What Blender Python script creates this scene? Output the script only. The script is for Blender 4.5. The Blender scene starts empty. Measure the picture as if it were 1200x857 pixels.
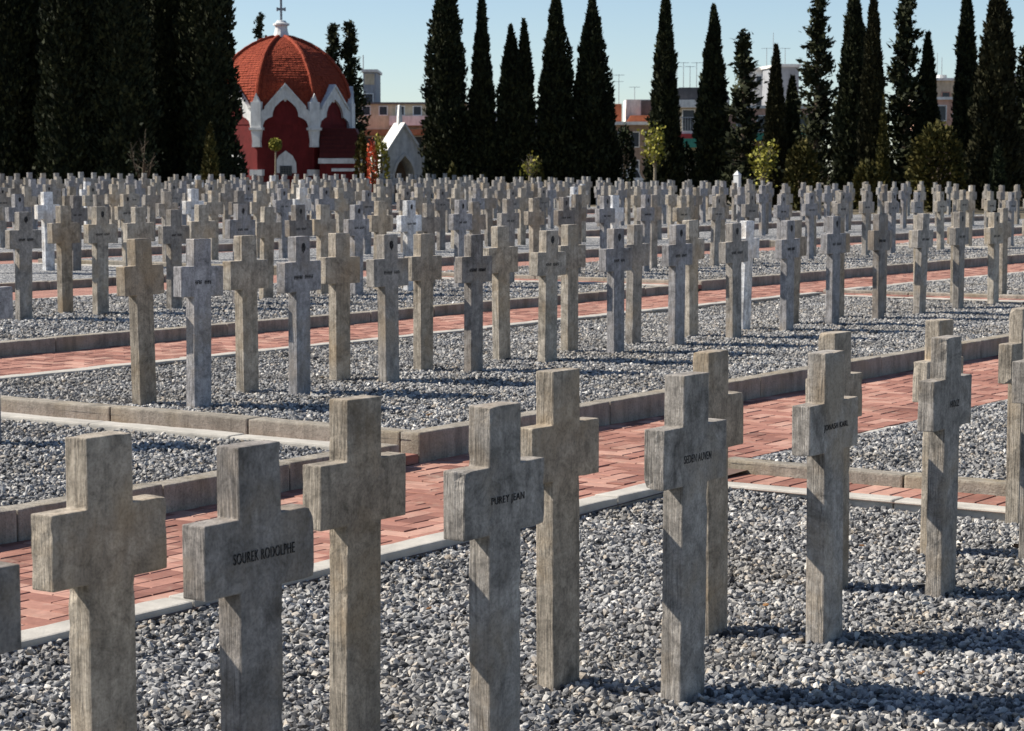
import bpy, bmesh, math, random
import numpy as np
from mathutils import Vector, Matrix, noise

random.seed(7); rng = np.random.default_rng(7)
S = bpy.context.scene
COL = S.collection
R = math.radians

# ------------------------------------------------------------------ camera, sky, sun, exposure
CAM_H = 1.64
F_PX = 2550.0
PITCH = 5.0536
cam_d = bpy.data.cameras.new('camera'); cam = bpy.data.objects.new('camera', cam_d); COL.objects.link(cam)
cam.location = (0, 0, CAM_H); cam.rotation_euler = (R(90 - PITCH), 0, 0)
cam_d.sensor_width = 36; cam_d.lens = 36 * F_PX / 1200
cam_d.clip_start = .1; cam_d.clip_end = 8000
cam_d.dof.use_dof = True; cam_d.dof.focus_distance = 8.6; cam_d.dof.aperture_fstop = 14
S.camera = cam

SUN_H = Vector((-.984, .176)).normalized(); SUN_EL = 39.0
w = bpy.data.worlds.new('World'); S.world = w; w.use_nodes = True
nt = w.node_tree; bg = nt.nodes['Background']
sky = nt.nodes.new('ShaderNodeTexSky'); sky.sky_type = 'NISHITA'; sky.sun_disc = False
sky.sun_elevation = R(SUN_EL); sky.sun_rotation = math.atan2(SUN_H.x, SUN_H.y)
sky.air_density = .75; sky.dust_density = .25; sky.ozone_density = 1.5
nt.links.new(sky.outputs[0], bg.inputs[0]); bg.inputs[1].default_value = .074
ld = bpy.data.lights.new('sun', 'SUN'); ld.energy = 4.7; ld.angle = R(.53); ld.color = (1, .93, .82)
sun = bpy.data.objects.new('sun', ld); COL.objects.link(sun); sun.location = (-30, 8, 30)
ce = math.cos(R(SUN_EL))
sun.rotation_euler = Vector((-SUN_H.x * ce, -SUN_H.y * ce, -math.sin(R(SUN_EL)))).to_track_quat('-Z', 'Y').to_euler()
S.view_settings.view_transform = 'Standard'; S.view_settings.look = 'None'
S.view_settings.exposure = .80; S.view_settings.gamma = 1.0

# ------------------------------------------------------------------ the grid of the cemetery: u runs along the rows, v across them
TH = R(34.357)
ROT = math.pi / 2 - TH
AX = (math.sin(TH), math.cos(TH)); BX = (-math.cos(TH), math.sin(TH))
def W(u, v, z=0.0): return Vector((u * AX[0] + v * BX[0], u * AX[1] + v * BX[1], z))
def proj(p):
    c, s = math.cos(R(PITCH)), math.sin(R(PITCH)); dz = p[2] - CAM_H
    fw = p[1] * c - dz * s; up = p[1] * s + dz * c
    return 600 + F_PX * p[0] / fw, 428.5 - F_PX * up / fw, fw
def px_ground(x, y, h):
    d = Vector(((x - 600) / F_PX, 1, -(y - 428.5) / F_PX)); c, s = math.cos(R(PITCH)), math.sin(R(PITCH))
    r = Vector((d.x, d.y * c + d.z * s, -d.y * s + d.z * c)); t = (h - CAM_H) / r.z
    return r * t + Vector((0, 0, CAM_H))
def far(x, Y): return (x - 600) / F_PX * Y              # side position of a thing that stands Y metres ahead
def hgt(y, Y): return CAM_H + (203 - y) / F_PX * Y      # its height

# ------------------------------------------------------------------ helpers
def tag(o, label=None, cat=None, group=None, kind=None):
    if label: o['label'] = label
    if cat: o['category'] = cat
    if group: o['group'] = group
    if kind: o['kind'] = kind
    return o
def link(name, me, mat=None, parent=None, loc=None, rz=None):
    o = bpy.data.objects.new(name, me); COL.objects.link(o)
    if mat is not None and me is not None and not me.materials: me.materials.append(mat)
    if loc is not None: o.location = loc
    if rz is not None: o.rotation_euler = (0, 0, rz)
    if parent is not None: o.parent = parent
    return o
def empty(name, loc, rz=0):
    o = bpy.data.objects.new(name, None); COL.objects.link(o); o.location = loc; o.rotation_euler = (0, 0, rz)
    o.empty_display_size = .2
    return o
def mesh(name, V, F, smooth=False):
    me = bpy.data.meshes.new(name); me.from_pydata([tuple(v) for v in V], [], F)
    if smooth: me.polygons.foreach_set('use_smooth', [True] * len(me.polygons))
    me.update(); return me
def fast_mesh(name, V, F):
    """V (n,3) array, F (m,k) array of equal-sided faces"""
    me = bpy.data.meshes.new(name); m, k = F.shape
    me.vertices.add(len(V)); me.vertices.foreach_set('co', np.asarray(V, np.float32).ravel())
    me.loops.add(m * k); me.loops.foreach_set('vertex_index', F.astype(np.int32).ravel())
    me.polygons.add(m); me.polygons.foreach_set('loop_start', np.arange(0, m * k, k, dtype=np.int32))
    me.update(calc_edges=True); me.validate(); return me
class MB:
    def __init__(s): s.V = []; s.F = []
    def add(s, V, F, M=None):
        b = len(s.V); s.V += [M @ Vector(v) for v in V] if M is not None else [Vector(v) for v in V]
        s.F += [tuple(i + b for i in f) for f in F]; return s
    def box(s, x0, x1, y0, y1, z0, z1, M=None):
        return s.add([(x0,y0,z0),(x1,y0,z0),(x1,y1,z0),(x0,y1,z0),(x0,y0,z1),(x1,y0,z1),(x1,y1,z1),(x0,y1,z1)],
                     [(3,2,1,0),(4,5,6,7),(0,1,5,4),(1,2,6,5),(2,3,7,6),(3,0,4,7)], M)
    def prism(s, pts, y0, y1, M=None):          # outline in x,z pushed along y
        n = len(pts)
        V = [(x, y0, z) for x, z in pts] + [(x, y1, z) for x, z in pts]
        F = [tuple(range(n)), tuple(range(2 * n - 1, n - 1, -1))] + [(i, i + n, (i + 1) % n + n, (i + 1) % n) for i in range(n)]
        return s.add(V, F, M)
    def band(s, outer, inner, y0, y1, M=None):  # frame between two open outlines of equal count
        n = len(outer)
        V = [(x, y, z) for y in (y0, y1) for L in (outer, inner) for x, z in L]
        o0, i0, o1, i1 = 0, n, 2 * n, 3 * n; F = []
        for k in range(n - 1):
            F += [(o0+k, i0+k, i0+k+1, o0+k+1), (o1+k, o1+k+1, i1+k+1, i1+k), (o0+k, o0+k+1, o1+k+1, o1+k), (i0+k, i1+k, i1+k+1, i0+k+1)]
        F += [(o0, o1, i1, i0), (o0+n-1, i0+n-1, i1+n-1, o1+n-1)]
        return s.add(V, F, M)
    def lathe(s, prof, n=16, M=None, ph=0.0):
        V = [(r * math.cos(ph + 2*math.pi*k/n), r * math.sin(ph + 2*math.pi*k/n), z) for r, z in prof for k in range(n)]
        F = [(i*n+k, i*n+(k+1) % n, (i+1)*n+(k+1) % n, (i+1)*n+k) for i in range(len(prof)-1) for k in range(n)]
        F += [tuple(range(n-1, -1, -1)), tuple(range((len(prof)-1)*n, len(prof)*n))]
        return s.add(V, F, M)
    def tube(s, pts, rads, n=7):
        pts = [Vector(p) for p in pts]; V = []; F = []
        for i, p in enumerate(pts):
            d = (pts[min(i+1, len(pts)-1)] - pts[max(i-1, 0)]).normalized()
            q = d.to_track_quat('Z', 'Y')
            V += [p + q @ Vector((rads[i]*math.cos(2*math.pi*k/n), rads[i]*math.sin(2*math.pi*k/n), 0)) for k in range(n)]
        for i in range(len(pts)-1):
            F += [(i*n+k, i*n+(k+1) % n, (i+1)*n+(k+1) % n, (i+1)*n+k) for k in range(n)]
        F += [tuple(range(n-1, -1, -1)), tuple(range((len(pts)-1)*n, len(pts)*n))]
        return s.add(V, F)
    def mesh(s, name, smooth=False): return mesh(name, s.V, s.F, smooth)
    def build(s, name, mat, parent=None, loc=None, rz=None, smooth=False):
        return link(name, s.mesh(name, smooth), mat, parent, loc, rz)
def rotz(a): return Matrix.Rotation(a, 4, 'Z')
def T(x, y, z): return Matrix.Translation((x, y, z))

# ------------------------------------------------------------------ materials
class NT:
    def __init__(s, name, rough=.85, spec=.25):
        s.m = bpy.data.materials.new(name); s.m.use_nodes = True; s.t = s.m.node_tree
        s.b = s.t.nodes['Principled BSDF']; s.b.inputs['Roughness'].default_value = rough
        s.b.inputs['Specular IOR Level'].default_value = spec
    def n(s, typ, **k):
        x = s.t.nodes.new(typ)
        for a, v in k.items(): setattr(x, a, v)
        return x
    def l(s, a, b): s.t.links.new(a, b)
    def coord(s, out='Object', scale=(1, 1, 1), shift=True):
        tc = s.n('ShaderNodeTexCoord'); mp = s.n('ShaderNodeMapping'); s.l(tc.outputs[out], mp.inputs[0])
        mp.inputs['Scale'].default_value = scale
        if shift:
            oi = s.n('ShaderNodeObjectInfo'); ml = s.n('ShaderNodeMath', operation='MULTIPLY'); s.l(oi.outputs['Random'], ml.inputs[0]); ml.inputs[1].default_value = 91.7
            s.l(ml.outputs[0], mp.inputs['Location'])
        return mp.outputs[0]
    def noise(s, vec, scale, detail=4, rough=.6, dist=0.0):
        x = s.n('ShaderNodeTexNoise'); s.l(vec, x.inputs['Vector'])
        x.inputs['Scale'].default_value = scale; x.inputs['Detail'].default_value = detail
        x.inputs['Roughness'].default_value = rough; x.inputs['Distortion'].default_value = dist
        return x.outputs['Fac']
    def ramp(s, fac, stops):
        x = s.n('ShaderNodeValToRGB'); s.l(fac, x.inputs[0]); e = x.color_ramp.elements
        while len(e) < len(stops): e.new(.5)
        for i, (p, c) in enumerate(stops):
            e[i].position = p; e[i].color = (c, c, c, 1) if isinstance(c, (int, float)) else (*c, 1)
        return x.outputs[0]
    def mix(s, a, b, fac, mode='MIX'):
        x = s.n('ShaderNodeMix', data_type='RGBA', blend_type=mode)
        for v, i in ((fac, 0), (a, 6), (b, 7)):
            if isinstance(v, (int, float)): x.inputs[i].default_value = v
            elif isinstance(v, tuple): x.inputs[i].default_value = (*v, 1)
            else: s.l(v, x.inputs[i])
        return x.outputs[2]
    def color(s, c):
        if isinstance(c, tuple): s.b.inputs['Base Color'].default_value = (*c, 1)
        else: s.l(c, s.b.inputs['Base Color'])
    def bump(s, h, strength=.4, dist=.01):
        x = s.n('ShaderNodeBump'); x.inputs['Strength'].default_value = strength; x.inputs['Distance'].default_value = dist
        s.l(h, x.inputs['Height'])
        pv = s.b.inputs['Normal']
        if pv.is_linked: s.l(pv.links[0].from_socket, x.inputs['Normal'])
        s.l(x.outputs[0], pv)
def rnd(s):
    """a random number per object and per loose piece"""
    oi = s.n('ShaderNodeObjectInfo'); ge = s.n('ShaderNodeNewGeometry'); ad = s.n('ShaderNodeMath', operation='ADD'); fr = s.n('ShaderNodeMath', operation='FRACT')
    s.l(oi.outputs['Random'], ad.inputs[0]); s.l(ge.outputs['Random Per Island'], ad.inputs[1]); s.l(ad.outputs[0], fr.inputs[0]); return fr.outputs[0]
M = {}
def plain(name, c, rough=.8, spec=.25, nz=None, sc=6, bump=.25, lo=.78, hi=1.12):
    s = NT(name, rough, spec); v = s.coord()
    f = s.noise(v, sc, 6, .65)
    st = s.ramp(s.noise(s.coord(scale=(3, 3, .45)), 1.6, 6, .7, .5), [(.34, .72), (.52, 1.0), (.75, 1.08)])
    s.color(s.mix(s.mix(c, s.ramp(f, [(.3, lo), (.7, hi)]), 1.0, 'MULTIPLY'), st, .85, 'MULTIPLY'))
    s.bump(s.noise(v, sc * 9, 3), bump, .01)
    M[name] = s.m; return s

# weathered marble of the crosses; obj.color carries the tone of each stone
s = NT('marble', .8, .2); v = s.coord(); oi = s.n('ShaderNodeObjectInfo')
tcn = s.n('ShaderNodeTexCoord'); sep = s.n('ShaderNodeSeparateXYZ'); s.l(tcn.outputs['Normal'], sep.inputs[0])
ab = s.n('ShaderNodeMath', operation='ABSOLUTE'); s.l(sep.outputs[0], ab.inputs[0])
endf = s.ramp(ab.outputs[0], [(.55, 0.0), (.8, 1.0)])
blot = s.ramp(s.noise(v, 6.5, 9, .78, .9), [(.30, .40), (.44, .80), (.55, 1.02), (.72, 1.30)])
vs = s.coord(scale=(34, 34, 2.0)); streak = s.ramp(s.noise(vs, 1, 5, .65, .4), [(.3, .68), (.52, 1.0), (.75, 1.14)])
vg = s.coord(scale=(60, 75, 3.6)); grain = s.ramp(s.noise(vg, 1, 4, .7, 1.2), [(.33, .4), (.47, .92), (.66, 1.2)])
mott = s.ramp(s.noise(v, 19, 7, .75, .8), [(.34, .52), (.47, .88), (.56, 1.05), (.70, 1.38)])
c = s.mix(oi.outputs['Color'], blot, 1.0, 'MULTIPLY')
vd = s.coord(scale=(9, 9, 3.2)); mpd = vd.node; mpd.inputs['Rotation'].default_value = (0, .6, 0)
vein = s.ramp(s.noise(vd, 1, 6, .7, 1.6), [(.36, .66), (.5, 1.0), (.62, 1.06), (.70, 1.3)])
c = s.mix(c, mott, .8, 'MULTIPLY'); c = s.mix(c, vein, .65, 'MULTIPLY')
c = s.mix(c, streak, .75, 'MULTIPLY')
gm = s.mix((1, 1, 1), grain, endf)
c = s.mix(c, gm, .85, 'MULTIPLY')
warm = s.ramp(s.noise(v, 3.1, 5, .6, .3), [(.5, 0.0), (.68, .55)])
c = s.mix(c, s.mix(oi.outputs['Color'], (.95, .80, .60), 1.0, 'MULTIPLY'), warm)
soil = s.coord(out='Object', shift=False); sz = s.n('ShaderNodeSeparateXYZ'); s.l(soil, sz.inputs[0])
grit = s.ramp(s.noise(v, 130, 2, .5), [(.36, .62), (.5, 1.0), (.68, 1.14)])
c = s.mix(c, grit, .5, 'MULTIPLY')
stain = s.ramp(s.noise(v, 2.3, 7, .7, 1.1), [(.54, 0.0), (.62, .45), (.78, .7)])
c = s.mix(c, s.mix(c, (.42, .40, .38), 1.0, 'MULTIPLY'), stain)
s.color(c)
s.bump(s.noise(vs, 1, 6, .7, .4), .25, .008); s.bump(s.noise(v, 75, 5, .7), .3, .006)
gb = s.n('ShaderNodeMath', operation='MULTIPLY'); s.l(s.noise(vg, 1, 4, .7, 1.2), gb.inputs[0]); s.l(endf, gb.inputs[1]); s.bump(gb.outputs[0], .5, .012)
M['marble'] = s.m

# crushed stone
s = NT('crushed_stone', .75, .3); r_ = rnd(s)
c = s.ramp(r_, [(0, (.05, .052, .058)), (.27, (.18, .182, .19)), (.56, (.32, .318, .316)), (.83, (.45, .443, .43)), (.92, (.36, .31, .255)), (1, (.70, .685, .65))])
v = s.coord(); c = s.mix(c, s.ramp(s.noise(v, 60, 4, .7), [(.3, .7), (.7, 1.2)]), .8, 'MULTIPLY'); s.color(c)
ge = s.n('ShaderNodeNewGeometry'); pw = s.noise(ge.outputs['Position'], 1.7, 5, .65, .5)
c = s.mix(c, s.ramp(pw, [(.32, (.70, .66, .60)), (.5, (.98, .97, .95)), (.68, (1.12, 1.12, 1.12))]), 1.0, 'MULTIPLY'); s.color(c)
s.bump(s.noise(v, 160, 3), .35, .003); M['stone'] = s.m
# the same gravel where single stones can no longer be told apart, and the layer under the stones
s = NT('gravel_layer', .85, .2); v = s.coord('Object', shift=False)
vo = s.n('ShaderNodeTexVoronoi'); s.l(v, vo.inputs['Vector']); vo.inputs['Scale'].default_value = 30; vo.inputs['Randomness'].default_value = 1
sp = s.n('ShaderNodeSeparateColor'); s.l(vo.outputs['Color'], sp.inputs[0])
c = s.ramp(sp.outputs[0], [(0, (.06, .063, .07)), (.3, (.19, .193, .2)), (.65, (.30, .30, .305)), (.9, (.40, .40, .39)), (1, (.56, .55, .53))]); s.color(c)
s.bump(s.ramp(vo.outputs['Distance'], [(0, 1.0), (.7, 0.0)]), 1.0, .03); M['gravel'] = s.m
# pavers
s = NT('paver', .85, .2); r_ = rnd(s); v = s.coord()
c = s.ramp(r_, [(0, (.20, .09, .07)), (.3, (.31, .145, .11)), (.7, (.38, .19, .145)), (1, (.46, .27, .21))])
c = s.mix(c, s.ramp(s.noise(v, 16, 6, .7), [(.3, .72), (.7, 1.15)]), .8, 'MULTIPLY'); ge = s.n('ShaderNodeNewGeometry')
c = s.mix(c, s.ramp(s.noise(ge.outputs['Position'], 1.4, 6, .7, .6), [(.3, (.62, .60, .58)), (.48, (.98, .98, .98)), (.7, (1.14, 1.16, 1.18))]), .9, 'MULTIPLY')
c = s.mix(c, (.42, .34, .27), s.ramp(s.noise(ge.outputs['Position'], 7, 5, .7), [(.56, 0.0), (.74, .45)])); s.color(c)
s.bump(s.noise(v, 180, 3), .3, .004); M['paver'] = s.m
s = NT('paver_far', .85, .2); v = s.coord('Object', shift=False)
bk = s.n('ShaderNodeTexBrick'); s.l(v, bk.inputs['Vector']); bk.inputs['Scale'].default_value = 1
bk.inputs['Brick Width'].default_value = .2; bk.inputs['Row Height'].default_value = .1; bk.inputs['Mortar Size'].default_value = .005
bk.inputs['Color1'].default_value = (.30, .15, .115, 1); bk.inputs['Color2'].default_value = (.39, .21, .165, 1); bk.inputs['Mortar'].default_value = (.12, .08, .065, 1)
s.color(s.mix(bk.outputs[0], s.ramp(s.noise(v, 3, 5), [(.3, .8), (.7, 1.15)]), .8, 'MULTIPLY')); M['paver_far'] = s.m
plain('mortar', (.16, .11, .09), sc=20)
# concrete kerbs
s = NT('concrete', .9, .15); v = s.coord()
c = s.mix((.36, .325, .275), s.ramp(s.noise(v, 4, 8, .75, .3), [(.3, .52), (.5, .92), (.75, 1.18)]), 1.0, 'MULTIPLY')
c = s.mix(c, s.ramp(s.noise(v, 95, 3, .7), [(.35, .55), (.5, 1.0), (.7, 1.15)]), .6, 'MULTIPLY')
c = s.mix(c, (.30, .24, .15), s.ramp(s.noise(v, 2.2, 5, .6), [(.50, 0.0), (.70, .6)]))
c = s.mix(c, s.ramp(s.noise(s.coord(scale=(14, 14, 2)), 1, 5, .7), [(.35, .55), (.55, 1.0), (.8, 1.1)]), .7, 'MULTIPLY'); s.color(c)
s.bump(s.noise(v, 70, 6, .75), .6, .012); M['concrete'] = s.m
s = NT('pale_strip', .9, .15); v = s.coord()
c = s.mix((.47, .445, .40), s.ramp(s.noise(v, 6, 7, .7), [(.3, .72), (.7, 1.12)]), 1.0, 'MULTIPLY'); s.color(c); s.bump(s.noise(v, 90, 5), .4, .006); M['strip'] = s.m
plain('earth', (.13, .11, .075), sc=.8)
s = NT('ink', .75, .15); v = s.coord('Object'); s.color(s.mix((.014, .013, .014), (.17, .16, .15), s.ramp(s.noise(v, 110, 4, .7), [(.50, 0.0), (.66, .85)]))); M['ink'] = s.m
plain('red_plaster', (.135, .013, .013), sc=2.5, lo=.72, hi=1.18)
plain('white_trim', (.70, .70, .68), sc=3)
plain('shaded_tile', (.085, .014, .013), sc=5)  # annex tile darkened to stand in for the chapel's shadow
plain('cream_wall', (.55, .46, .33), sc=2)
plain('white_wall', (.72, .70, .66), sc=2)
plain('grey_wall', (.30, .31, .33), sc=2)
plain('brown_wall', (.30, .22, .17), sc=2)
plain('pink_wall', (.56, .34, .26), sc=2)
plain('dark_tile', (.11, .105, .11), sc=4)
plain('orange_tile', (.50, .16, .08), sc=4)
plain('red_awning', (.45, .05, .05)); plain('green_awning', (.06, .26, .18))
plain('dark_glass', (.03, .035, .045), .2, .5); plain('iron', (.06, .065, .07), .5, .5); plain('grey_metal', (.28, .30, .32), .45, .5)
plain('bark', (.10, .075, .05), sc=12); plain('pale_bark', (.26, .22, .16), sc=12)
s = NT('roof_tile', .85, .2); r_ = rnd(s); v = s.coord()
c = s.ramp(s.noise(v, 7, 5, .8), [(.28, (.09, .017, .010)), (.45, (.25, .042, .02)), (.62, (.32, .062, .028)), (.8, (.36, .10, .05))]); s.color(c); s.bump(s.noise(v, 14, 3), .7, .05); M['tile'] = s.m
def foliage(name, dark, light, back=(.1, .1, .05)):
    s = NT(name, .75, .15); r_ = rnd(s); v = s.coord('Object')
    c = s.ramp(r_, [(0, dark), (.6, tuple((a + b) / 2 for a, b in zip(dark, light))), (1, light)])
    c = s.mix(c, s.ramp(s.noise(v, 1.6, 4, .6), [(.3, .55), (.7, 1.35)]), 1.0, 'MULTIPLY'); s.color(c); M[name] = s.m
foliage('cypress', (.007, .011, .005), (.050, .055, .024))
foliage('cypress_brown', (.018, .019, .008), (.045, .042, .018))
foliage('bush_olive', (.03, .032, .008), (.095, .08, .02))
foliage('leaf_yellow', (.16, .17, .03), (.40, .36, .07))
foliage('leaf_dark', (.01, .015, .007), (.03, .04, .016))
foliage('flower_red', (.45, .06, .03), (.65, .20, .10))
foliage('dry_leaf', (.12, .06, .03), (.26, .14, .06))

# ------------------------------------------------------------------ the setting: ground, beds, paths, kerbs
CEN = [3.535, 9.285, 15.15, 20.95, 26.75, 32.55, 38.35, 44.15]        # middle of each bed
HB = [.02, .22, .31, .37, .41, .46, .54, .64]
NEAR = [1.25] + [7.0, 12.72] + [c - 2.35 for c in CEN[3:]]
FAR = [5.56, 11.5] + [c + 2.2 for c in CEN[2:]]
def start(j, i): return 10.1 - .75 * j + 14.0 * (i - 1)
SL = [-.03, 0, .03, .01, -.03, -.06]                                  # the ground rises, then falls away along the rows
def rise(j, u): return float(np.interp((u - start(j, 1)) / 14, [-1, 0, 1, 2, 3, 4], SL))
def hbed(j, i):
    if j == 0: return .02 if i == 0 else .10
    if j == 1 and i == 0: return .17
    return HB[j] + SL[i]
def hpath(j, u):
    if j == 0: return .06 + .04 * min(1, max(0, (u - 8.5) / 2))
    if j < len(CEN) - 1: return min(HB[j] + .03, HB[j + 1] - .09) + rise(j, u)
    return HB[j] + rise(j, u)
UMAX = 63.0
def ring(n): return n
# ground sheet out to the horizon
us = [-4000, -600, -120, -20, 10, 40, 59, 61.5, 64, 68, 120, 600, 4000]; vs_ = [-4000, -600, -120, -20, 5, 25, 44.5, 47.5, 50, 120, 600, 4000]
def hg(u, v):
    t = max((u - 60) / 4, (v - 46) / 3.5); t = min(1, max(0, t)); return -.2 + .58 * t * t * (3 - 2 * t)
V = [W(u, v, hg(u, v)) for v in vs_ for u in us]; n = len(us)
F = [(j*n+i, j*n+i+1, (j+1)*n+i+1, (j+1)*n+i) for j in range(len(vs_)-1) for i in range(n-1)]
tag(link('ground', mesh('ground', V, F), M['earth']), kind='structure')

def in_view(p, m=120, ymin=120):
    if p[1] < 1.0: return False
    x, y, d = proj(p); return -m < x < 1200 + m and y < 857 + 260
def visible_range(v, u0, u1, h, m=1.2):
    """part of a line of constant v that the camera can see (with a margin)"""
    k = [u for u in np.arange(u0, u1 + .01, .25) if in_view(W(u, v, h), 160)]
    return (max(u0, k[0] - m), min(u1, k[-1] + m)) if k else None

def slab_stone(L, wd, ht, seed):
    """a cast kerb stone with worn arrises; local x along its length, top at z=0"""
    r = random.Random(seed); bm = bmesh.new(); bmesh.ops.create_cube(bm, size=1)
    bmesh.ops.scale(bm, vec=(L, wd, ht), verts=bm.verts)
    bmesh.ops.translate(bm, vec=(0, 0, -ht / 2), verts=bm.verts)
    bmesh.ops.bevel(bm, geom=[e for e in bm.edges], offset=.011, segments=2, profile=.6, affect='EDGES')
    le = [e for e in bm.edges if e.calc_length() > .3]
    bmesh.ops.subdivide_edges(bm, edges=le, cuts=7, use_grid_fill=True)
    for vtx in bm.verts:
        nz = noise.noise(vtx.co * 9 + Vector((seed * 3.7, 0, 0)))
        vtx.co += Vector((0, nz * .004, noise.noise(vtx.co * 7 + Vector((0, seed * 5.1, 0))) * .004))
    me = bpy.data.meshes.new('kerb_stone'); bm.to_mesh(me); bm.free(); return me
KL = 1.0
kerb_me = [slab_stone(KL - .008, .13, .30, k) for k in range(6)]
strip_me = [slab_stone(KL - .006, .14, .12, 20 + k) for k in range(6)]
for m_ in kerb_me: m_.materials.append(M['concrete'])
for m_ in strip_me: m_.materials.append(M['strip'])
def lay(root, pool, name, u0, u1, v, z0, z1, along='u', seed=0):
    """stones end to end between two points; each is a part of its own"""
    r = random.Random(seed); L = u1 - u0; n = max(1, round(L / KL)); st = L / n
    for k in range(n):
        a = u0 + (k + .5) * st; z = z0 + (z1 - z0) * (k + .5) / n + r.uniform(-.004, .004)
        o = link(name, pool[r.randrange(len(pool))], parent=root)
        p = W(a, v, z) if along == 'u' else W(v, a, z)
        o.location = p - root.location; o.scale = (st / KL, 1, 1)
        o.rotation_euler = (r.uniform(-.012, .012), r.uniform(-.004, .004), ROT + (0 if along == 'u' else math.pi / 2) + r.uniform(-.004, .004))

def edge_rise(j, v):
    t = np.clip((v - 4.5) / .85, 0, 1); return .032 * t * t * (3 - 2 * t) if j == 0 else 0 * t
PTS = {}                                # where loose stones lie, bed by bed
for j in range(8):
    for i in range(0, 6):
        u0, u1 = start(j, i), start(j, i + 1) - .28
        if j == 0 and i == 0: u1 = 9.82
        if j == 1 and i == 0: u1 = 9.18
        v0, v1 = NEAR[j], FAR[j]; u1 = min(u1, UMAX)
        if i > 1 or j > 1: v1 = FAR[j]
        if u1 - u0 < 2: continue
        h = hbed(j, i)
        rg = [visible_range(v, u0, u1, h) for v in (v0, (v0 + v1) / 2, v1)]; rg = [q for q in rg if q]
        if not rg: continue
        a, b = min(q[0] for q in rg), max(q[1] for q in rg)
        # gravel sheet
        nu, nv = max(2, int((b - a) / .35)), 12
        V = []; F = []
        for q in range(nv + 1):
            for p in range(nu + 1):
                uu = a + (b - a) * p / nu; vv = v0 + .06 + (v1 - v0 - .12) * q / nv
                V.append(W(uu, vv, h + edge_rise(j, vv) - (.022 if j < 3 else 0) + .012 * noise.noise(Vector((uu * 1.3, vv * 1.3, j * 7)))))
        F = [(q*(nu+1)+p, q*(nu+1)+p+1, (q+1)*(nu+1)+p+1, (q+1)*(nu+1)+p) for q in range(nv) for p in range(nu)]
        tag(link('gravel_bed', mesh('gravel_bed', V, F, True), M['gravel']), kind='structure')
        PTS.setdefault(j, []).append((a if not (a <= u0 + .3 and i > 0) else u0 + .145, b if b < u1 - .3 else u1 - .15, v0, v1, h))
        # raised kerb on the side towards the lower path, flush strip on the far side
        kr = empty('raised_kerb', W((a + b) / 2, v0, h)); tag(kr, kind='structure')
        if j > 0: lay(kr, kerb_me, 'kerb_stone', a, b, v0 + .065, h + .025, h + .025, seed=j * 31 + i)
        if a <= u0 + .3 and i > 0:      # end kerb across the rows
            lay(kr, kerb_me, 'kerb_stone', v0 + .13, v1, u0 + .065, h + .023, h + .023, 'v', seed=j * 17 + i)
        fr = empty('edging_strip', W((a + b) / 2, v1, h)); tag(fr, kind='structure')
        lay(fr, strip_me, 'edging_stone', a, b, v1 - .07, hpath(j, a) + .004, hpath(j, b) + .004, seed=j * 13 + i)
        if b >= u1 - .3:
            hh = h + .04 if j == 0 else h + .012
            lay(fr, strip_me, 'edging_stone', v0, v1 - .14, u1 - .07, hh, hh, 'v', seed=j * 11 + i)

# brick paths
def brick_mesh(l, wd, ht, c=.004):
    V = [(x * l / 2, y * wd / 2, -ht) for x, y in ((-1,-1),(1,-1),(1,1),(-1,1))]
    V += [(x * l / 2, y * wd / 2, -c) for x, y in ((-1,-1),(1,-1),(1,1),(-1,1))]
    V += [(x * (l / 2 - c), y * (wd / 2 - c), 0) for x, y in ((-1,-1),(1,-1),(1,1),(-1,1))]
    F = [(8,9,10,11)] + [(k, (k+1) % 4, (k+1) % 4 + 4, k + 4) for k in range(4)] + [(k+4, (k+1) % 4 + 4, (k+1) % 4 + 8, k + 8) for k in range(4)]
    return V, F
BL, BW, BG = .212, .106, .0045
def herringbone(u0, u1, v0, v1):
    """centres (u, v, turned?) of bricks laid in a herringbone bond along the path, cut at the edges"""
    out = []; g = BW
    nu, nv = int((u1 - u0) / g) + 4, int((v1 - v0) / g) + 4
    for r in range(-2, nv):
        for c in range(-2, nu):
            k = (c - r) % 4
            if k == 0: out.append((u0 + (c + 1) * g, v0 + (r + .5) * g, 0))        # lies along the path
            if k == 2: out.append((u0 + (c + .5) * g, v0 + (r + 0.0) * g, 1))      # lies across it
    return out
path_objs = {}
def make_path(j, a, b, v0, v1, bricks):
    N = max(2, int((b - a) / 1.0)); dz = -.012 if bricks else 0
    V = [W(a + (b - a) * k / N, v, hpath(j, a + (b - a) * k / N) + dz) for v in (v0 - .16, v1 + .04) for k in range(N + 1)]
    F = [(k, k + 1, N + 2 + k, N + 1 + k) for k in range(N)]
    root = tag(link('brick_path', mesh('brick_path', V, F), M['mortar'] if bricks else M['paver_far']), kind='structure')
    if bricks:
        L = []
        for (u, v, t) in herringbone(a, b, v0, v1):
            hu, hv = (BL / 2, BW / 2) if not t else (BW / 2, BL / 2)
            lo, hi = max(v - hv, v0), min(v + hv, v1)
            if hi - lo < .02 or u < a or u > b: continue
            p = W(u, (lo + hi) / 2, 0); p.z = hpath(j, u) + random.uniform(-.0025, .0025)
            if not in_view(p, 60): continue
            x, y, d = proj(p)
            L.append((d, p, (hu * 2 - BG), (hi - lo - BG), abs(x - 600) < 600 and y < 857, u))
        return root, L
    return root, []
ALLB = []
for j in range(0, 8):
    v0, v1 = FAR[j], (NEAR[j + 1] if j < 7 else FAR[j] + 1.2)
    q = visible_range((v0 + v1) / 2, -10, UMAX, .2, 2.0)
    if not q: continue
    root, L = make_path(j, q[0], q[1], v0, v1, j < 2)
    for b_ in L: ALLB.append((j, root) + b_)
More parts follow.
